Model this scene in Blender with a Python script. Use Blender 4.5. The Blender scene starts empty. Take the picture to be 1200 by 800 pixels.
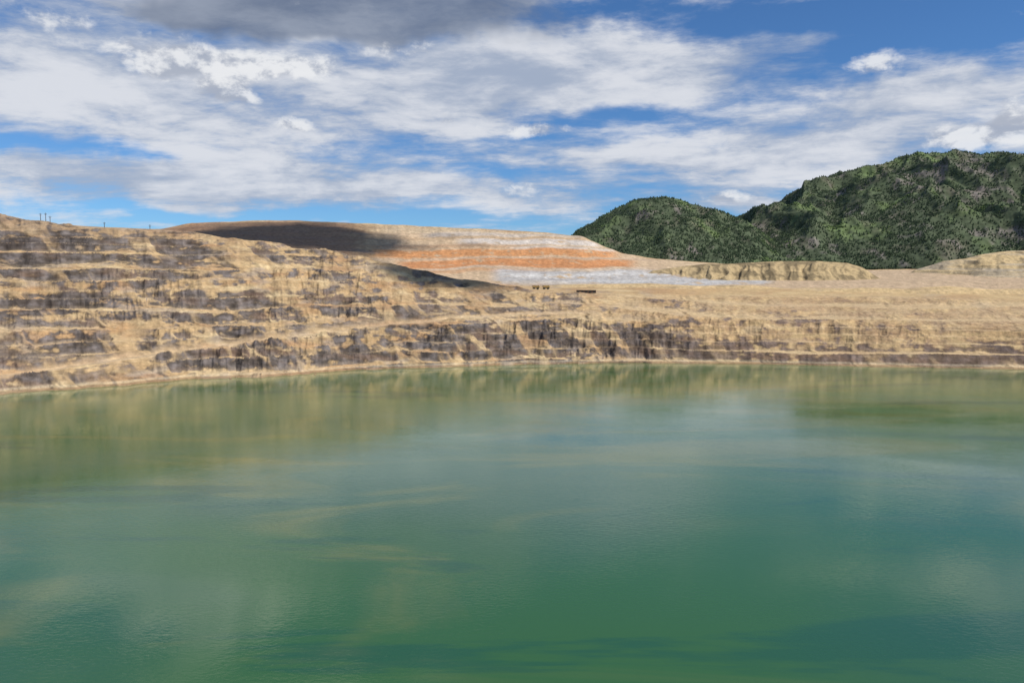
import bpy, math, numpy as np
from mathutils import Vector
rng=np.random.default_rng(7)
F=933.0; HOR=330.0; PITCH=math.atan(70/F)
def pix(u,v):
    a=(u-600)/F; b=(400-v)/F
    y=math.cos(PITCH)+b*math.sin(PITCH); z=-math.sin(PITCH)+b*math.cos(PITCH)
    return a/y, z/y          # tan azimuth, tan elevation (per depth)
def world(u,v,D):
    s,t=pix(u,v); return Vector((s*D,D,t*D))
# ---------------------------------------------------------------- noise
class PN:
    def __init__(s,seed):
        r=np.random.default_rng(seed); s.p=r.permutation(4096).astype(np.int32)
        a=r.random(4096)*2*np.pi; s.gx=np.cos(a); s.gy=np.sin(a)
    def h(s,i,j): return s.p[(s.p[i&4095]+j)&4095]
    def __call__(s,x,y):
        xi=np.floor(x).astype(np.int32); yi=np.floor(y).astype(np.int32)
        fx=x-xi; fy=y-yi
        ux=fx*fx*fx*(fx*(fx*6-15)+10); uy=fy*fy*fy*(fy*(fy*6-15)+10)
        def g(i,j):
            k=s.h(xi+i,yi+j); return s.gx[k]*(fx-i)+s.gy[k]*(fy-j)
        a=g(0,0)*(1-ux)+g(1,0)*ux; b=g(0,1)*(1-ux)+g(1,1)*ux
        return (a*(1-uy)+b*uy)*1.4
def fbm(x,y,oct,seed,gain=0.5,ridge=False):
    o=0;a=1;t=0
    for k in range(oct):
        n=PN(seed*31+k)(x*2**k+k*17.3,y*2**k-k*9.1)
        if ridge: n=1-2*np.abs(n)
        o=o+a*n; t+=a; a*=gain
    return o/t
def sst(a,b,x):
    t=np.clip((x-a)/(b-a),0,1); return t*t*(3-2*t)
def lerp(a,b,t): return a+(b-a)*t
# ---------------------------------------------------------------- mesh helpers
def grid_mesh(name,X,Y,Z,C,mat,smooth=True):
    nc,nr=X.shape
    co=np.stack([X,Y,Z],-1).reshape(-1,3).astype(np.float32)
    idx=np.arange(nc*nr).reshape(nc,nr)
    f=np.stack([idx[:-1,:-1],idx[1:,:-1],idx[1:,1:],idx[:-1,1:]],-1).reshape(-1,4)
    return raw_mesh(name,co,f,C.reshape(-1,3),mat,smooth)
def raw_mesh(name,co,f,C,mat,smooth):
    me=bpy.data.meshes.new(name); k=f.shape[1]
    me.vertices.add(len(co)); me.vertices.foreach_set('co',co.astype(np.float32).ravel())
    me.loops.add(f.size); me.loops.foreach_set('vertex_index',f.astype(np.int32).ravel())
    me.polygons.add(len(f)); me.polygons.foreach_set('loop_start',np.arange(0,f.size,k,dtype=np.int32))
    me.polygons.foreach_set('loop_total',np.full(len(f),k,dtype=np.int32))
    me.polygons.foreach_set('use_smooth',np.full(len(f),smooth))
    me.update(calc_edges=True)
    at=me.color_attributes.new('Col','FLOAT_COLOR','POINT')
    c4=np.ones((len(co),4),np.float32); c4[:,:3]=C; at.data.foreach_set('color',c4.ravel())
    me.materials.append(mat)
    ob=bpy.data.objects.new(name,me); bpy.context.scene.collection.objects.link(ob); return ob
class NT:
    def __init__(s,nt): s.nt=nt
    def n(s,typ,**kw):
        nd=s.nt.nodes.new(typ)
        for k,v in kw.items(): setattr(nd,k,v)
        return nd
    def put(s,inp,v):
        if isinstance(v,bpy.types.NodeSocket): s.nt.links.new(v,inp)
        elif v is not None: inp.default_value=v
    def m(s,op,a,b=None,c=None,clamp=False):
        nd=s.n('ShaderNodeMath',operation=op,use_clamp=clamp)
        for i,v in enumerate((a,b,c)):
            if v is not None: s.put(nd.inputs[i],v)
        return nd.outputs[0]
    def v(s,op,a,b=None):
        nd=s.n('ShaderNodeVectorMath',operation=op); s.put(nd.inputs[0],a)
        if b is not None: s.put(nd.inputs[1],b)
        return nd.outputs['Value'] if op in('LENGTH','DOT_PRODUCT') else nd.outputs[0]
    def noise(s,vec,scale,detail=4,rough=.5,dist=0,out='Fac'):
        nd=s.n('ShaderNodeTexNoise'); s.put(nd.inputs['Vector'],vec)
        nd.inputs['Scale'].default_value=scale; nd.inputs['Detail'].default_value=detail
        nd.inputs['Roughness'].default_value=rough; nd.inputs['Distortion'].default_value=dist
        return nd.outputs[out]
    def mr(s,x,a,b,c=0,d=1,smooth=True):
        nd=s.n('ShaderNodeMapRange',interpolation_type='SMOOTHSTEP' if smooth else 'LINEAR')
        s.put(nd.inputs['Value'],x)
        for k,v in zip(('From Min','From Max','To Min','To Max'),(a,b,c,d)): s.put(nd.inputs[k],v)
        return nd.outputs['Result']
    def mix(s,f,a,b,bt='MIX'):
        nd=s.n('ShaderNodeMix',data_type='RGBA',blend_type=bt)
        s.put(nd.inputs[0],f); s.put(nd.inputs[6],a); s.put(nd.inputs[7],b); return nd.outputs[2]
def col(r,g,b): return (r,g,b,1)
def newmat(name):
    m=bpy.data.materials.new(name); m.use_nodes=True; nt=m.node_tree
    return m,NT(nt),nt.nodes['Principled BSDF']
# ---------------------------------------------------------------- materials
def earth_mat(name,s1,s2,bump,var=0.5):
    m,N,B=newmat(name)
    pos=N.n('ShaderNodeNewGeometry').outputs['Position']
    at=N.n('ShaderNodeAttribute',attribute_name='Col').outputs['Color']
    a=N.noise(pos,s1,5,.6); st=N.v('MULTIPLY',pos,(1,1,3.5)); b=N.noise(st,s2,4,.6)
    f=N.m('MULTIPLY',N.mr(a,.3,.7,1-var*.55,1+var*.45,False),N.mr(b,.3,.7,1-var*.5,1+var*.4,False))
    cmb=N.n('ShaderNodeCombineXYZ'); [N.put(cmb.inputs[i],f) for i in range(3)]
    c=N.mix(1.0,at,cmb.outputs[0],'MULTIPLY')
    N.put(B.inputs['Base Color'],c); B.inputs['Roughness'].default_value=.95; B.inputs['Specular IOR Level'].default_value=.15
    bp=N.n('ShaderNodeBump'); bp.inputs['Strength'].default_value=bump; bp.inputs['Distance'].default_value=1.2
    N.put(bp.inputs['Height'],N.m('ADD',a,b)); N.put(B.inputs['Normal'],bp.outputs[0])
    return m
def plain(name,c,rough=.7,metal=0):
    m,N,B=newmat(name)
    pos=N.n('ShaderNodeTexCoord').outputs['Object']
    n=N.noise(pos,1.5,5,.6)
    N.put(B.inputs['Base Color'],N.mix(n,col(*[k*.7 for k in c]),col(*[min(1,k*1.25) for k in c])))
    B.inputs['Roughness'].default_value=rough; B.inputs['Metallic'].default_value=metal
    return m
# ---------------------------------------------------------------- terrain
uin=np.linspace(-70,1270,1500)
sin_=(uin-600)/(F*math.cos(PITCH))
th_in=np.arctan(sin_)
thL=-np.radians(112); 
e=np.linspace(0,1,130)[1:]
left=th_in[0]+(thL-th_in[0])*e**1.3; right=th_in[-1]+(-thL-th_in[-1])*e**1.3
TH=np.concatenate([left[::-1],th_in,right])
ths=np.linspace(thL,-thL,6000)
def gsm(a,sig):
    if sig<=0: return a
    k=np.arange(-int(4*sig)-1,int(4*sig)+2); w=np.exp(-k*k/(2*sig*sig)); w/=w.sum()
    p=np.pad(a,len(k)//2,mode='edge'); return np.convolve(p,w,mode='valid')
def key(pts,sm=8):
    t=[];r=[];z=[]
    for u,v,D in pts:
        s,tt=pix(u,v); t.append(math.atan(s)); r.append(D*math.sqrt(1+s*s)); z.append(tt*D)
    t=[thL]+t+[-thL]; r=[r[0]]+r+[r[-1]]; z=[z[0]]+z+[z[-1]]
    rr=gsm(np.interp(ths,t,r),sm); zz=gsm(np.interp(ths,t,z),sm)
    return np.interp(TH,ths,rr),np.interp(TH,ths,zz)
WZ=-100.0
shore=[(0,465),(60,459),(150,451),(230,444),(330,440),(420,433),(520,430),(600,427),(700,425.5),(800,425.5),(900,427),(1000,430),(1100,431.5),(1200,433)]
A=key([(u,v,WZ/pix(u,v)[1]) for u,v in shore],12); A=(A[0],np.full_like(A[1],WZ-1.0))
U=(A[0]*0.86,np.full_like(A[0],WZ-14))
M=key([(0,375,850),(200,370,905),(330,372,950),(450,378,985),(600,374,1042),(800,374,1048),(1000,378,1040),(1200,384,985)],20)
Bc=key([(-80,250,985),(0,252,1000),(30,257,1005),(100,262,1020),(200,267,1060),(260,277,1080),(330,285,1110),(400,295,1130),(450,307,1145),(500,318,1160),(560,330,1175),(620,338,1185),(700,345,1200),(800,347,1230),(1000,347,1230),(1200,352,1170)],10)
C=key([(0,275,1400),(200,287,1400),(330,305,1400),(450,325,1400),(560,334,1420),(650,336,1450),(760,337,1450),(900,338,1430),(1050,340,1420),(1200,342,1400)],14)
C2=key([(0,274,1600),(200,283,1600),(330,290,1600),(450,306,1600),(560,312,1600),(650,316,1600),(760,326,1560),(900,331,1540),(1050,330,1540),(1200,330,1500)],10)
Dk=key([(0,268,1850),(190,268,1880),(225,261,1880),(300,258,1880),(350,258,1880),(400,261,1880),(480,264,1880),(560,268,1880),(640,272,1880),(683,277,1880),(705,287,1880),(728,296,1880),(760,302,1880),(800,306,1880),(900,312,1880),(1020,316,1880),(1090,315,1880),(1200,318,1880)],3)
Ek=(Dk[0]+500,Dk[1]-3); Fk=(Dk[0]+1600,Dk[1]*0.6+2); G=(np.full_like(A[0],9000.),np.full_like(A[0],15.)); Hk=(np.full_like(A[0],24000.),np.full_like(A[0],0.))
keys=[U,A,M,Bc,C,C2,Dk,Ek,Fk,G,Hk]; cnt=[8,170,220,70,90,190,20,20,12,8]
KR=np.stack([k[0] for k in keys],1); KZ=np.stack([k[1] for k in keys],1)
segs=[]
for j,n in enumerate(cnt):
    t=np.linspace(0,1,n,endpoint=False)[None,:]
    segs.append(KR[:,j:j+1]*(1-t)+KR[:,j+1:j+2]*t)
segs.append(KR[:,-1:])
R=np.concatenate(segs,1); nc,nr=R.shape
T=np.repeat(TH[:,None],nr,1)
X=R*np.sin(T); Y=R*np.cos(T)
def zbase(RR):
    o=np.empty_like(RR)
    for i in range(nc): o[i]=np.interp(RR[i],KR[i],KZ[i])
    return o
arc=T*1050
zb0=zbase(R)
isW=sst(0,30,R-A[0][:,None]*0.93)*(1-sst(-30,60,R-Bc[0][:,None]))     # pit wall zone
isD=sst(-20,60,R-C[0][:,None])*(1-sst(-25,10,R-Dk[0][:,None]))          # dump zone
UU=600+F*math.cos(PITCH)*np.tan(np.clip(T,-1.2,1.2))
rightw=sst(640,900,UU)
gm=sst(-.25,.35,fbm(X/160,Y/160,2,5))
g=(fbm(arc/15,zb0/45,3,11,ridge=True)*5.5*(.3+.7*gm)*(1-.45*rightw)+fbm(X/130,Y/130,3,12)*(18-8*rightw))*(isW+.5*isD)
g+=fbm(arc/48,zb0/90,2,15,ridge=True)*(10-4*rightw)*(isW+.8*isD)
zb=zbase(R+g*sst(0,25,np.abs(R-A[0][:,None])+10))
zb=zb+fbm(X/90,Y/260,3,21)*3.5*isW
def terr(z,H,ph,tread,slope,warp):
    q=(z-ph)/H+warp; i=np.floor(q); f=q-i
    s=np.where(f<tread,f/tread*slope,slope+(f-tread)/(1-tread)*(1-slope))
    return z+(s-f)*H, f
Hh=lerp(13.,10.5,rightw)
lev=.32*np.sin(zb*.105+1.2*fbm(arc/260,zb/60,2,30)+1)+(.48-.2*rightw)*fbm(arc/150,zb/26,3,31)
tread=np.clip(.52+.34*fbm(arc/90,zb/18,2,32),.28,.74)
ztW,fW=terr(zb,Hh,-100.0,tread,.02,lev)
ztD,fD=terr(zb,15.,2.,.45,.05,.3*fbm(arc/200,zb/30,2,34))
slough=sst(.08,.28,fbm((arc+zb0*1.3)/34,zb0/45,4,37)+.3*fbm((arc-zb0*1.1)/60,zb0/40,3,38))*(1-.6*rightw)
sharp=(sst(-.48,.08,fbm(arc/85,zb0/20,4,33)+.25*rightw)*.85+.15)*(1-.7*slough)
Z=zb+(ztW-zb)*isW*sharp+(ztD-zb)*isD*.7
riser=sst(tread-.08,tread+.06,fW)*isW*sharp
edge=np.exp(-((fW-tread)/.07)**2)*isW*sharp
# haul road ramp on the wall
rp=[(-60,447),(40,437),(120,424),(200,413),(350,394),(450,381),(560,371),(640,366),(760,366),(900,368),(1100,370),(1270,374)]
vr=gsm(np.interp(600+F*np.tan(np.clip(TH,-1.2,1.2)),[p[0] for p in rp],[p[1] for p in rp]),6)
ts=(HOR-vr)/F
zc=ts[:,None]*R*np.cos(np.clip(T,-1.2,1.2))
dz=np.abs(np.where((R>A[0][:,None])&(R<Bc[0][:,None]),zb0-zc,1e9))
ir=np.argmin(dz,1); Rr=gsm(R[np.arange(nc),ir],10); Zr=gsm(zb0[np.arange(nc),ir],14)
infr=(np.abs(TH)<.72)
dr=R-Rr[:,None]+fbm(arc/30,Z*0,3,36)*3
road=np.where(infr[:,None],1-sst(4,11,np.abs(dr-2)),0)*(1-sst(640,720,UU))
Z=Z*(1-road)+(Zr[:,None]+.04*dr)*road
riser*=1-road; edge*=1-road
# rocky detail
rock_n=fbm(X/9,Y/9+zb/12,4,41,ridge=True); rock_c=fbm(arc/11,Z/9,4,44,ridge=True)
Z+=(rock_n+rock_c)*1.9*riser*(.4+.6*gm)*(1-.4*rightw)+fbm(X/4,Y/4,3,42)*.35*(isW+.3*isD+.15)*(1-.8*road)
Z+=fbm(X/60,Y/60,3,43)*1.8*sst(20,100,R-Bc[0][:,None])*(1-sst(2500,5000,R))
# spoil piles
cT=np.cos(np.clip(TH,-1.2,1.2))
def pile(pts,Dc,lam,seed,sl=.62,amp=5.,step=0):
    t=[math.atan(pix(u,v)[0]) for u,v in pts]
    z=np.interp(TH,t,[pix(u,v)[1]*Dc for u,v in pts],left=-300,right=-300)
    rc=Dc/cT+fbm(TH*Dc/120,TH*0,2,seed)*14
    fl=fbm(T*Dc/lam+.4*fbm(X/40,Y/40,2,seed+4),R/260,3,seed+1,ridge=True)*amp
    d=R-rc[:,None]
    zz=z[:,None]-np.maximum(np.abs(d)-8,0)*sl+(fl-amp*.3)*sst(4,30,-d)-2*sst(0,10,-d)*(1-sst(10,30,-d))
    if step:
        q=zz/step+.3*fbm(arc/60,zz/20,2,seed+6); f=q-np.floor(q); zz=zz+(np.where(f<.5,f*.1,.05+(f-.5)*1.9)-f)*step*sst(8,20,-d)
    return zz
P1=pile([(735,331),(765,317),(800,312),(830,309),(850,309.5),(870,308),(915,306),(960,306),(992,308),(1010,313),(1032,327),(1040,331)],1660,34,51,.55,10)
P2=pile([(1050,330),(1072,316),(1090,311),(1105,306),(1130,303),(1150,298),(1180,294),(1215,293),(1300,290),(1500,290),(2400,300)],1780,70,57,.5,5,12.)
P3=pile([(930,346),(965,340),(1010,337),(1060,338),(1110,335),(1160,339),(1230,337),(1300,342)],1340,60,61,.55,3.,7.)
P4=pile([(600,338),(640,334),(690,333),(760,332),(820,335),(880,334),(940,340)],1430,50,66,.5,3.,7.)
pm=np.zeros_like(Z); pid=np.zeros_like(Z)
for k,P in enumerate((P1,P2,P3,P4)):
    w=sst(-1.5,1.5,P-Z); Z=np.maximum(Z,P); pm=np.maximum(pm,w); pid=np.where(w>.5,k+1,pid)
# slope
Zr_=np.gradient(Z,axis=1)/np.maximum(np.gradient(R,axis=1),.05)
Za=np.gradient(Z,axis=0)/np.maximum(np.gradient(T,axis=0)*R,.05)
S=np.sqrt(Zr_**2+Za**2)
VV=HOR-F*Z/np.maximum(R*np.cos(np.clip(T,-1.2,1.2)),1)
def c3(*a): return np.array(a)[None,None,:]
def blob(u,v,ru,rv): return np.exp(-(((UU-u)/ru)**2+((VV-v)/rv)**2))
def mixc(a,b,t): return a+(b-a)*t[...,None]
n1=fbm(X/70,Y/70+Z/20,4,71); n2=fbm(arc/75,Z/7,4,72); n3=fbm(arc/16,Z/8,4,73); n4=fbm(X/18,Y/18,4,74)
gul=fbm(arc/7,Z/40,3,75); n5=fbm(arc/50,Z/14,3,76); n6=fbm(arc/90+30,Z/22,4,78)
Cc=np.ones(Z.shape+(3,))*c3(.44,.305,.16)
Cc=mixc(Cc,c3(.56,.43,.245),sst(.0,.45,n1+.4*n4)*.8)
Cc=mixc(Cc,c3(.31,.185,.10),sst(.0,.45,-n1+.5*n2)*.75)
Cc=mixc(Cc,c3(.31,.26,.215),sst(.08,.42,n5)*.6)
Cc=mixc(Cc,c3(.42,.235,.11),sst(.08,.38,n6)*.55)
Cc=Cc*(1+.25*gul*sst(.2,.5,S))[...,None]
Cc=mixc(Cc,c3(.54,.395,.20),rightw*.5)
Cc=mixc(Cc,c3(.40,.26,.14),rightw*sst(.0,.35,n2)*.65)
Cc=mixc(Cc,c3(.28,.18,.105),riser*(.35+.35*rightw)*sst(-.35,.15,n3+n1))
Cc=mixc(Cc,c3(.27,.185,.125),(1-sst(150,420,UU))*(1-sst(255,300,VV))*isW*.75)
# dark rock
wreg=(1-sst(560,820,UU))*.41
wreg=wreg+.5*blob(60,310,180,22)+.3*blob(240,360,260,16)+.6*blob(620,392,110,18)+.65*blob(740,402,60,22)+.3*blob(810,410,50,16)+.45*blob(255,422,38,14)+.25*blob(110,355,150,10)+.3*blob(120,408,160,10)+.3*blob(430,415,200,12)-.2*blob(150,340,200,8)-.25*blob(330,325,120,14)
wreg=wreg+rightw*(.42*sst(390,412,VV)*isW+.08+.25*blob(1130,415,120,16))
big=fbm(arc/100,Z/22,3,77)
rk=np.maximum(riser*.95,sst(.6,1.15,S))*sst(.0,.2,n2*.35+n3*.65+big*.6+wreg-.25)*isW*(1-road)*(1-.65*slough)
dk=mixc(np.ones(Z.shape+(3,))*c3(.052,.045,.043),c3(.165,.145,.14),sst(-.3,.45,n3+.4*n1))
dk=mixc(dk,c3(.14,.080,.05),sst(.0,.4,n1)*.6)
dk=mixc(dk,c3(.18,.11,.075),rightw*.4)
dk=dk*(1+.5*gul[...,None])
Cc=mixc(Cc,dk,rk*.94)
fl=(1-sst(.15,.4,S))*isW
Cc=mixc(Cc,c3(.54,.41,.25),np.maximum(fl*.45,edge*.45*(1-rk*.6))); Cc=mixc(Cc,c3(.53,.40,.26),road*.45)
# dump stripes: colour follows the bench levels
wob=fbm(arc/90,R/300,4,81)*6
e_=VV+wob
dm=isD*(1-pm)*sst(410,470,UU)
stripe=np.ones(Z.shape+(3,))*c3(.46,.34,.22)
def band(c,a,b,l0,l1,k=.8,ft=1.6):
    global stripe
    w=sst(a-ft,a+ft,e_)*(1-sst(b-ft,b+ft,e_))*sst(l0-12,l0+12,UU)*(1-sst(l1-12,l1+12,UU))*k*sst(-.65,-.05,n4+n1+.1)
    stripe=mixc(stripe,c3(*c),w)
band((.46,.36,.24),255,273,380,800)
band((.46,.40,.34),273,278,500,720); band((.40,.28,.17),278,281,440,720)
band((.51,.47,.43),281,288,540,780); band((.42,.27,.16),287,291,430,620)
band((.50,.44,.38),290,294,600,800); band((.47,.215,.085),293,302,430,720,.9)
band((.45,.33,.23),302,304.5,450,780); band((.46,.20,.08),304.5,314,470,740,.9)
band((.45,.37,.29),314,316,500,760); band((.44,.25,.13),316,320,500,640)
band((.38,.365,.35),317,334,580,900,.95); band((.52,.50,.47),320,324,590,880); band((.46,.45,.43),328,331,600,900)
band((.50,.38,.24),304,316,780,1100,.8)
stripe=stripe*(1+.22*n4[...,None]+.12*gul[...,None])
Cc=mixc(Cc,stripe,dm)
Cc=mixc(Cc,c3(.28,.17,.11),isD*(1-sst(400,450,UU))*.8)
# piles
pc=mixc(np.ones(Z.shape+(3,))*c3(.42,.315,.17),c3(.21,.16,.09),sst(-.2,.4,n4+n1+fbm(T*1700/20,R/200,2,91)))
Cc=np.where((pid==1)[...,None],mixc(Cc,pc,pm),Cc)
Cc=np.where((pid==2)[...,None],mixc(Cc,mixc(pc*1.2,c3(.36,.31,.24),sst(-.2,.3,fbm(arc/90,Z/6,3,92))*.7),pm),Cc)
Cc=np.where((pid>=3)[...,None],mixc(Cc,mixc(mixc(pc*1.2,c3(.53,.39,.21),sst(-.5,.1,n1)),c3(.36,.27,.17),sst(.0,.3,n2)*.6),pm*.8),Cc)
Cc=mixc(Cc,c3(.24,.155,.09),(1-sst(.5,3.0,Z-WZ))*.75)
pale=sst(1.5,2.5,Z-WZ)*(1-sst(3,5,Z-WZ)); Cc=mixc(Cc,c3(.60,.50,.34),pale*.35)
Cc=mixc(Cc,c3(.16,.17,.09),sst(2900,3600,R))
Cc=np.clip(Cc,.02,.8)
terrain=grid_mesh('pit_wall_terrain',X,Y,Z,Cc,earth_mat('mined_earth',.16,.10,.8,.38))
def ground(x,y):
    t=math.atan2(x,y); r=math.hypot(x,y); i=int(np.argmin(np.abs(TH-t))); j=int(np.argmin(np.abs(R[i]-r))); return float(Z[i,j])
# ---------------------------------------------------------------- mountains
mmat=earth_mat('mountain_slope',.03,.03,.7,.6)
trees=[]
def mountain(name,crest,base,Rb,Rc,u0,u1,amp,seed,lam,rockf,ntree):
    us=np.linspace(u0,u1,int((u1-u0)*1.2)); th=np.arctan((us-600)/(F*math.cos(PITCH)))
    nrow=380; t=np.linspace(0,1,nrow)
    r=np.where(t<.75,Rb+(Rc-Rb)*t/.75,Rc+(t-.75)/.25*1400)
    RR=np.repeat(r[None],len(us),0); TT=np.repeat(th[:,None],nrow,1)
    x=RR*np.sin(TT); y=RR*np.cos(TT)
    cv=np.interp(us,[p[0] for p in crest],[p[1] for p in crest]); cs=gsm(cv,2)
    cz=(HOR-cs)/F*Rc*np.cos(th); bz=(HOR-base)/F*Rb*np.cos(th)-25
    tt=np.clip(t/.75,0,1)
    prof=tt**.85
    z=bz[:,None]+(cz-bz)[:,None]*prof[None]
    back=np.clip((t-.75)/.25,0,1)[None]; z=z-back*np.abs(cz[:,None])*.9
    env=np.sin(np.pi*np.clip(t/.8,0,1))[None]**.7*np.clip((cz-bz)/300,0,1.2)[:,None]
    wx=x+fbm(x/500,y/500,2,seed+9)*160; wy=y+fbm(x/500+9,y/500,2,seed+8)*160
    z=z+env*amp*(fbm(wx/lam,wy/(lam*1.8),5,seed,gain=.42,ridge=True)-.25)
    n=fbm(x/220,y/220,5,seed+5); nn=fbm(x/50,y/50,4,seed+6)
    z=z+(fbm(x/60,y/60,4,seed+3)*8+fbm(x/22,y/22,3,seed+4,ridge=True)*2.5*sst(-.2,.3,n))*np.clip((cz-bz)/200,0,1)[:,None]
    sl=(z/y).max(1); tgt=(HOR-cs)/F
    k=gsm(tgt/np.maximum(sl,.005),8); k=np.clip(k,.4,1.6)
    z=np.where(z>0,z*(1+(k[:,None]-1)*np.clip(tt[None]*1.6,0,1)),z)
    UU_=np.repeat(us[:,None],nrow,1); VV_=HOR-F*z/y
    rk=rockf(UU_,VV_,n,nn)
    c=np.ones(z.shape+(3,))*c3(.075,.095,.045)
    c=mixc(c,c3(.125,.17,.06),sst(.05,.4,-n+.3*nn)); c=mixc(c,c3(.15,.125,.09),sst(.05,.45,fbm(x/140,y/140,3,seed+12)+.5*nn)*.6)
    c=mixc(c,c3(.175,.15,.13)*(1+.7*nn[...,None]),rk)
    c=c*.92+c3(.10,.13,.17)*.08  # slight bluish distance haze mixed into the slope colour
    ob=grid_mesh(name,x,y,z,np.clip(c,.02,.6),mmat)
    ii=rng.integers(0,z.shape[0]-1,ntree); jj=rng.integers(0,int(nrow*.78),ntree)
    cl=fbm(x/28,y/28,2,seed+7)
    dens=np.clip(1-.7*rk[ii,jj],0.05,1)*(.15+.85*sst(-.25,.35,n[ii,jj]*.7+.5*nn[ii,jj]+.8*cl[ii,jj]))
    keep=rng.random(len(ii))<dens; ii=ii[keep]; jj=jj[keep]
    fx=rng.random(len(ii)); fy=rng.random(len(ii))
    def bl(a): return (a[ii,jj]*(1-fx)+a[ii+1,jj]*fx)*(1-fy)+(a[ii,jj+1]*(1-fx)+a[ii+1,jj+1]*fx)*fy
    trees.append(np.stack([bl(x),bl(y),bl(z),-n[ii,jj]+.5*nn[ii,jj]],1))
    return ob
def rf_big(u,v,n,nn):
    reg=sst(930,1060,u)*(1-sst(200,250,v))*.17+np.exp(-(((u-1150)/70)**2+((v-225)/30)**2))*.16+np.exp(-(((u-1175)/60)**2+((v-275)/14)**2))*.3+np.exp(-(((u-905)/60)**2+((v-290)/10)**2))*.3
    return sst(.25,.6,n*.7+nn*.8+reg+.08)*.8
def rf_small(u,v,n,nn):
    return sst(.25,.6,n*.7+nn*.8+.02+np.exp(-(((u-800)/60)**2+((v-246)/8)**2))*.3)*.8
mountain('mountain',[(600,330),(700,318),(780,290),(830,268),(862,257),(885,248),(905,238),(930,222),(950,210),(975,206),(1000,198),(1020,197),(1045,187),(1070,181),(1095,182),(1115,179),(1140,184),(1165,180),(1200,185),(1300,176),(1450,165),(1700,190)],306.,3000.,4700.,600,1700,200.,101,540.,rf_big,170000)
mountain('forested_hill',[(600,330),(650,292),(675,272),(700,257),(722,244),(742,236),(762,233),(780,232),(797,236),(815,242),(835,247),(850,252),(870,260),(900,276),(940,292),(1000,312),(1060,330)],306.,2750.,3500.,600,1060,110.,131,280.,rf_small,42000)
tr=np.concatenate(trees); nT=len(tr)
h=rng.uniform(4.5,9.5,nT); w=h*rng.uniform(.24,.36,nT); K=5
asp=(tr[:,3]+rng.normal(0,.1,nT))>.38; w=np.where(asp,h*.5,w); h=np.where(asp,h*.75,h)
ang=rng.random(nT)[:,None]*6.28+np.arange(K)[None]*2*np.pi/K
wr=w[:,None]*rng.uniform(.7,1.3,(nT,K))
ring=np.stack([tr[:,0:1]+np.cos(ang)*wr,tr[:,1:2]+np.sin(ang)*wr,tr[:,2:3]+h[:,None]*np.where(asp,.35,.1)[:,None]+0*ang],-1)
top=np.stack([tr[:,0],tr[:,1],tr[:,2]+h],-1)[:,None]; bot=np.stack([tr[:,0],tr[:,1],tr[:,2]-1.5],-1)[:,None]
co=np.concatenate([ring,top,bot],1).reshape(-1,3); base=np.arange(nT)[:,None]*(K+2)
fs=[]
for k in range(K):
    fs.append(np.stack([base[:,0]+k,base[:,0]+(k+1)%K,base[:,0]+K],-1)); fs.append(np.stack([base[:,0]+(k+1)%K,base[:,0]+k,base[:,0]+K+1],-1))
fs=np.concatenate(fs)
tc=np.where(asp[:,None],np.array([[.10,.15,.048]]),np.array([[.048,.072,.038]]))*rng.uniform(.75,1.25,(nT,1))
tc=np.repeat(tc[:,None],K+2,1).reshape(-1,3)
fm,N,B=newmat('conifer_foliage'); at=N.n('ShaderNodeAttribute',attribute_name='Col').outputs['Color']
pz=N.n('ShaderNodeNewGeometry').outputs['Position']
N.put(B.inputs['Base Color'],N.mix(N.m('MULTIPLY',N.noise(pz,.3,3),.5),at,col(.055,.075,.042))); B.inputs['Roughness'].default_value=.9
B.inputs['Specular IOR Level'].default_value=.1
raw_mesh('conifer_forest',co,fs,tc,fm,False)
print('trees',nT)
# ---------------------------------------------------------------- lake
wm,N,B=newmat('lake_water')
pos=N.n('ShaderNodeNewGeometry').outputs['Position']
big=N.noise(N.v('MULTIPLY',pos,(1,1.2,1)),.0042,4,.5,.6)
film=N.noise(N.v('MULTIPLY',N.v('ADD',pos,(300,40,0)),(.35,1.0,1)),.013,5,.55,1.2)
c=N.mix(N.mr(big,.35,.65),col(.036,.110,.028),col(.034,.098,.048))
sp=N.n('ShaderNodeSeparateXYZ'); N.put(sp.inputs[0],pos)
rad=N.m('SQRT',N.m('ADD',N.m('MULTIPLY',sp.outputs[0],sp.outputs[0]),N.m('MULTIPLY',sp.outputs[1],sp.outputs[1])))
c=N.mix(N.mr(N.m('ADD',rad,N.m('MULTIPLY',big,300)),450,1050,0,.85),c,col(.115,.185,.065))
c=N.mix(N.m('MULTIPLY',N.mr(film,.50,.66),.6),c,col(.14,.16,.045))
st2=N.noise(N.v('MULTIPLY',N.v('ADD',pos,(900,240,0)),(.3,1.4,1)),.012,6,.6,1.5)
c=N.mix(N.m('MULTIPLY',N.mr(st2,.57,.65),.55),c,col(.014,.075,.040))
N.put(B.inputs['Base Color'],c); B.inputs['IOR'].default_value=1.5
rn=N.noise(N.v('MULTIPLY',pos,(.5,1,1)),.006,4,.6,.5)
N.put(B.inputs['Roughness'],N.mr(rn,.35,.65,.03,.13))
w1=N.noise(N.v('MULTIPLY',pos,(1,1.7,1)),.45,3,.55,.4); w2=N.noise(pos,.05,3,.5)
bp=N.n('ShaderNodeBump'); bp.inputs['Strength'].default_value=.13; bp.inputs['Distance'].default_value=.35
N.put(bp.inputs['Height'],N.m('ADD',N.m('MULTIPLY',w1,N.mr(rn,.35,.65,.5,1.5)),N.m('MULTIPLY',w2,1.2))); N.put(B.inputs['Normal'],bp.outputs[0])
gx=np.linspace(-1500,1500,41); gy=np.linspace(-1200,1150,41); GX,GY=np.meshgrid(gx,gy,indexing='ij')
grid_mesh('pit_lake_water',GX,GY,np.full_like(GX,WZ),np.ones(GX.shape+(3,)),wm)
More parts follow.
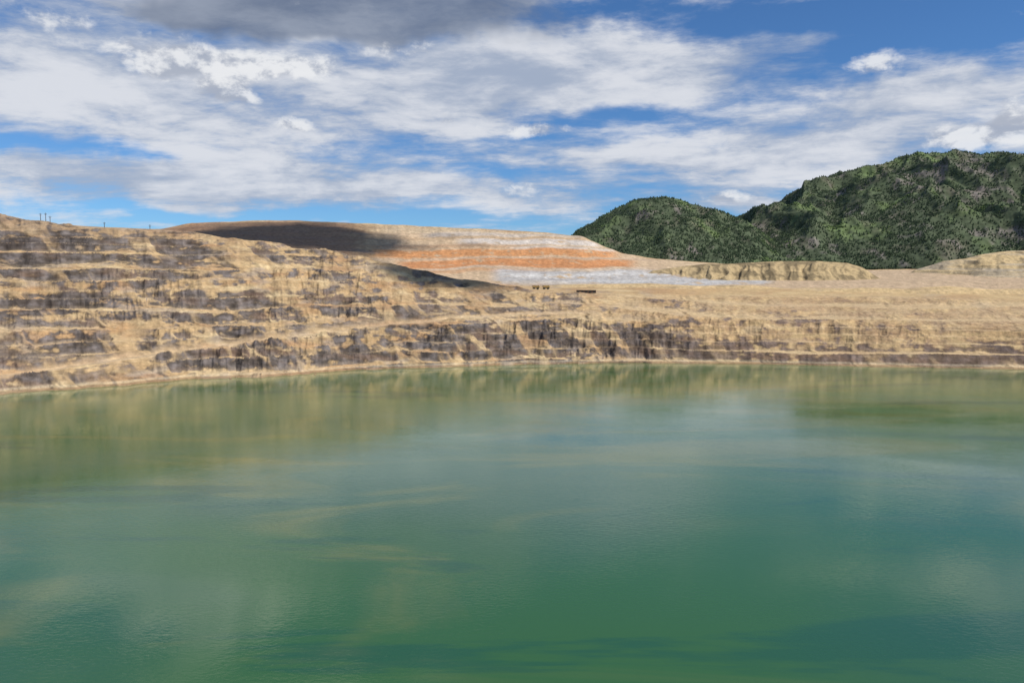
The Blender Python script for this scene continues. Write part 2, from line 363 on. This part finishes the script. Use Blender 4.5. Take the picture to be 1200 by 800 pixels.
# ---------------------------------------------------------------- small structures
wood=plain('weathered_wood',(.06,.045,.035)); rust=plain('rusted_sheet_metal',(.10,.055,.04)); dark=plain('rubber',(.02,.02,.02)); yel=plain('truck_paint',(.30,.19,.05),.5); roofm=plain('corrugated_roof',(.14,.11,.10),.5)
def box(name,parent,c,s,mat,rot=0,bev=.03):
    import bmesh
    me=bpy.data.meshes.new(name); bm=bmesh.new(); bmesh.ops.create_cube(bm,size=1)
    for v in bm.verts: v.co=Vector((v.co.x*s[0],v.co.y*s[1],v.co.z*s[2]))
    bmesh.ops.bevel(bm,geom=bm.edges[:],offset=bev*min(s),segments=1,affect='EDGES')
    bm.to_mesh(me); bm.free(); me.materials.append(mat); o=bpy.data.objects.new(name,me)
    bpy.context.scene.collection.objects.link(o); o.parent=parent; o.location=c; o.rotation_euler=(0,rot,0); return o
def cyl(name,parent,c,r1,r2,h,mat,rot=(0,0,0)):
    import bmesh
    me=bpy.data.meshes.new(name); bm=bmesh.new(); bmesh.ops.create_cone(bm,cap_ends=True,segments=14,radius1=r1,radius2=r2,depth=h)
    bm.to_mesh(me); bm.free(); me.materials.append(mat); o=bpy.data.objects.new(name,me)
    bpy.context.scene.collection.objects.link(o); o.parent=parent; o.location=c; o.rotation_euler=rot; return o
def empty(name,x,y,rz=0,dz=0):
    o=bpy.data.objects.new(name,None); bpy.context.scene.collection.objects.link(o)
    o.location=(x,y,ground(x,y)+dz); o.rotation_euler=(0,0,rz); return o
def site(u,D): s,_=pix(u,330); return s*D,D
for u,D,hh in ((51,1008,11),(57,1010,12),(125,1026,7),(178,1052,6),(62,1013,9)):
    x,y=site(u,D); p=empty('utility_pole',x,y,.2)
    cyl('pole',p,(0,0,hh/2-.5),.42,.25,hh+1,wood); box('crossarm',p,(0,0,hh-1.2),(3.4,.3,.35),wood); box('lower_crossarm',p,(0,0,hh-2.6),(2.6,.3,.3),wood)
x,y=site(687,1215); p=empty('mine_shed',x,y,-.1)
box('wall_body',p,(0,0,1.6),(30,7,4.2),rust); box('roof_front',p,(0,-1.9,4.6),(31,4.6,.25),roofm); box('roof_ridge',p,(0,1.9,4.6),(31,4.4,.24),roofm)
for k in range(5): box('door_%d'%k,p,(-12+k*6,-3.55,1.4),(3.4,.16,3),dark)
def truck(u,D,rz):
    x,y=site(u,D); p=empty('haul_truck',x,y,rz)
    for a in(-3.2,3.0):
        for b in(-2.6,2.6): cyl('wheel',p,(a,b,1.5),1.5,1.5,1.4,dark,(math.pi/2,0,0))
    box('chassis',p,(0,0,2.3),(10,2.6,1.0),yel); box('dump_bed',p,(-1.2,0,4.3),(8,6,2.6),yel,.08); box('bed_canopy',p,(3.6,0,5.7),(3.0,5.6,.3),yel)
    box('cab',p,(3.9,1.2,4.1),(2,2,2.4),yel); box('windscreen',p,(4.95,1.2,4.4),(.12,1.6,1.1),dark); box('engine_hood',p,(4.3,-1.3,3.4),(2.6,2.4,1.6),yel)
truck(628,1225,.1); truck(640,1240,.2)
# ---------------------------------------------------------------- sun, clouds overhead
SAZ=math.radians(114); SEL=math.radians(47)
sd=Vector((math.sin(SAZ)*math.cos(SEL),math.cos(SAZ)*math.cos(SEL),math.sin(SEL)))
sl=bpy.data.lights.new('sun','SUN'); sl.energy=4.8; sl.angle=math.radians(.5); sl.color=(1,.95,.87)
so=bpy.data.objects.new('sun',sl); bpy.context.scene.collection.objects.link(so); so.rotation_euler=sd.to_track_quat('Z','Y').to_euler(); so.location=sd*3000
cm,N,B=newmat('cloud_vapour'); pz=N.n('ShaderNodeNewGeometry').outputs['Position']
N.put(B.inputs['Base Color'],N.mix(N.noise(pz,.01,5),col(.75,.76,.78),col(.9,.9,.9))); B.inputs['Roughness'].default_value=1; B.inputs['Alpha'].default_value=.18
def cloud(target,L,rx,ry,rot,seed,n=110):
    import bmesh
    r=np.random.default_rng(seed); bm=bmesh.new()
    for k in range(n):
        px,py=r.normal(0,.5,2); q=min(1.6,math.hypot(px,py)); px*=rx; py*=ry
        s=(.16+.26*r.random())*ry*(1.25-.5*q)+4
        res=bmesh.ops.create_icosphere(bm,subdivisions=2,radius=1)
        for v in res['verts']:
            d=v.co.normalized(); b=1+.18*math.sin(d.x*7+k)*math.sin(d.y*6+2*k)*math.cos(d.z*5)
            v.co=Vector((px*math.cos(rot)-py*math.sin(rot)+d.x*s*b*1.8,px*math.sin(rot)+py*math.cos(rot)+d.y*s*b*1.1,d.z*s*.5*b+s*.2))
    me=bpy.data.meshes.new('cloud'); bm.to_mesh(me); bm.free(); me.materials.append(cm)
    for p in me.polygons: p.use_smooth=True
    o=bpy.data.objects.new('cloud',me); bpy.context.scene.collection.objects.link(o); o.location=target+sd*L
cloud(Vector((world(335,280,1700).x,1720,95)),2600,250,130,0.0,3,130)
cloud(Vector((world(515,325,1250).x,1170,-8)),2600,120,55,.0,5,100)
# ---------------------------------------------------------------- world sky
w=bpy.data.worlds.new('World'); bpy.context.scene.world=w; w.use_nodes=True; nt=w.node_tree; N=NT(nt)
try: w.cycles.sampling_method='MANUAL'; w.cycles.sample_map_resolution=256
except Exception as ex: print(ex)
bg=nt.nodes['Background']; bg.inputs['Strength'].default_value=.1
sky=N.n('ShaderNodeTexSky',sky_type='NISHITA'); sky.sun_disc=False; sky.sun_elevation=SEL; sky.sun_rotation=SAZ
sky.altitude=1600; sky.air_density=1.0; sky.dust_density=.3; sky.ozone_density=2.0
dirv=N.n('ShaderNodeTexCoord').outputs['Generated']
sep=N.n('ShaderNodeSeparateXYZ'); N.put(sep.inputs[0],dirv); dx,dy,dz_=sep.outputs
az=N.m('ARCTAN2',dx,dy); hl=N.m('SQRT',N.m('ADD',N.m('MULTIPLY',dx,dx),N.m('MULTIPLY',dy,dy))); el=N.m('ARCTAN2',dz_,hl)
cmb=N.n('ShaderNodeCombineXYZ'); N.put(cmb.inputs[0],az); N.put(cmb.inputs[1],el); AE=cmb.outputs[0]
wv=N.v('MULTIPLY',N.v('SUBTRACT',N.noise(AE,8,4,.6,out='Color'),(.5,.5,.5)),(.16,.06,0)); AW=N.v('ADD',AE,wv)
AW2=N.v('ADD',AE,N.v('MULTIPLY',wv,(.35,.35,0)))
def bsum(lst,vec):
    acc=None
    for u,v,ru,rv,amp in lst:
        s,t=pix(u,v); a=math.atan(s); ee=math.atan(t*math.cos(a))
        q=N.v('LENGTH',N.v('MULTIPLY',N.v('SUBTRACT',vec,(a,ee,0)),(F/ru,F/rv,0)))
        g_=N.mr(q,0,1,amp,0)
        acc=g_ if acc is None else N.m('ADD',acc,g_)
    return acc
zz=N.m('ADD',N.m('MAXIMUM',dz_,0),.10); pc_=N.n('ShaderNodeCombineXYZ'); N.put(pc_.inputs[0],N.m('DIVIDE',dx,zz)); N.put(pc_.inputs[1],N.m('DIVIDE',dy,zz))
mp=N.n('ShaderNodeMapping'); N.put(mp.inputs[0],pc_.outputs[0]); mp.inputs['Rotation'].default_value=(0,0,.5); mp.inputs['Scale'].default_value=(.8,1.2,1)
nA=N.noise(mp.outputs[0],1.5,9,.66,.12)
mp2=N.n('ShaderNodeMapping'); N.put(mp2.inputs[0],AW2); mp2.inputs['Rotation'].default_value=(0,0,-.2); mp2.inputs['Scale'].default_value=(3.6,12,1)
nB=N.noise(mp2.outputs[0],1.3,8,.62,.15)
cov=bsum([(250,90,600,170,.46),(220,212,440,44,.42),(620,75,220,70,.30),(560,110,200,60,.24),(700,70,180,60,.24),(820,85,230,56,.38),(1010,150,280,56,.40),(1130,95,200,40,.36),(930,55,140,30,.2),(900,200,360,44,.34),(700,185,220,26,.3),(650,232,150,28,.30),(850,235,110,24,.35),(500,225,160,22,.25),
 (150,172,110,16,-.45),(20,168,60,14,-.3),(700,132,130,22,-.22),(780,14,260,24,-.1),(1080,14,260,36,-.30),(640,15,60,28,-.12),(250,250,420,12,-.32),(560,205,70,14,-.15),(650,185,110,14,-.15),
 (250,-50,330,60,.5),(550,-110,300,60,-.5),(60,-120,200,60,-.5),(300,-230,420,60,.3),(850,-130,420,150,-.35)],AW)
den=N.m('ADD',N.m('ADD',N.m('MULTIPLY',N.m('SUBTRACT',nA,.5),1.3),N.m('MULTIPLY',N.m('SUBTRACT',nB,.5),1.5)),cov)
alpha=N.m('MULTIPLY',N.mr(den,-.12,.42),.95)
shade=N.m('ADD',N.mr(nB,.35,.68),N.m('MULTIPLY',N.mr(nA,.3,.7),.6))
ccol=N.mix(N.mr(shade,.2,1.3),col(3.7,4.35,5.6),col(7.2,7.4,7.9))
c=N.mix(alpha,N.mix(1.0,sky.outputs[0],col(.50,.80,1.10),'MULTIPLY'),ccol)
dkb=N.mr(N.m('ADD',bsum([(440,8,370,66,1.1),(200,16,200,34,.5)],AW),N.m('MULTIPLY',N.m('SUBTRACT',nB,.5),1.2)),.25,.75)
c=N.mix(N.m('MULTIPLY',dkb,.9),c,N.mix(N.mr(nB,.3,.7),col(1.35,1.75,2.65),col(2.6,3.1,4.1)))
AWs=N.v('MULTIPLY',AE,(1,1.6,1))
pf=N.noise(AWs,17,7,.6,.2); pf2=N.noise(N.v('ADD',AWs,(.006,.018,0)),17,7,.6,.2)
cub=bsum([(200,72,120,38,1.0),(330,75,120,32,.9),(270,114,75,24,.85),(350,148,45,16,.8),(500,140,90,20,.55),(1140,160,90,28,1.0),(1200,140,50,30,.8),(620,152,90,18,.8),(1020,75,90,26,.5),(620,222,80,18,.6),(840,232,70,18,.7),(1150,115,60,16,.4),(60,25,120,30,.5),(480,60,120,26,.5),(260,-70,190,60,1.3)],AW2)
pa=N.mr(N.m('ADD',cub,N.m('MULTIPLY',N.m('SUBTRACT',pf,.5),2.0)),.36,.8)
ps=N.m('ADD',.55,N.m('MULTIPLY',N.m('SUBTRACT',pf,pf2),5.0))
pcol=N.mix(N.mr(ps,.1,.95),col(4.0,4.4,5.3),col(8.4,8.5,8.7))
c=N.mix(N.m('MULTIPLY',pa,.85),c,pcol)
N.put(bg.inputs['Color'],c)
# ---------------------------------------------------------------- camera
cam=bpy.data.cameras.new('camera'); cam.lens=28; cam.sensor_width=36; cam.clip_end=60000; cam.clip_start=1
cob=bpy.data.objects.new('camera',cam); bpy.context.scene.collection.objects.link(cob); cob.location=(0,0,0); cob.rotation_euler=(math.pi/2-PITCH,0,0)
bpy.context.scene.camera=cob
vs=bpy.context.scene.view_settings; vs.view_transform='Standard'; vs.look='None'; vs.exposure=0
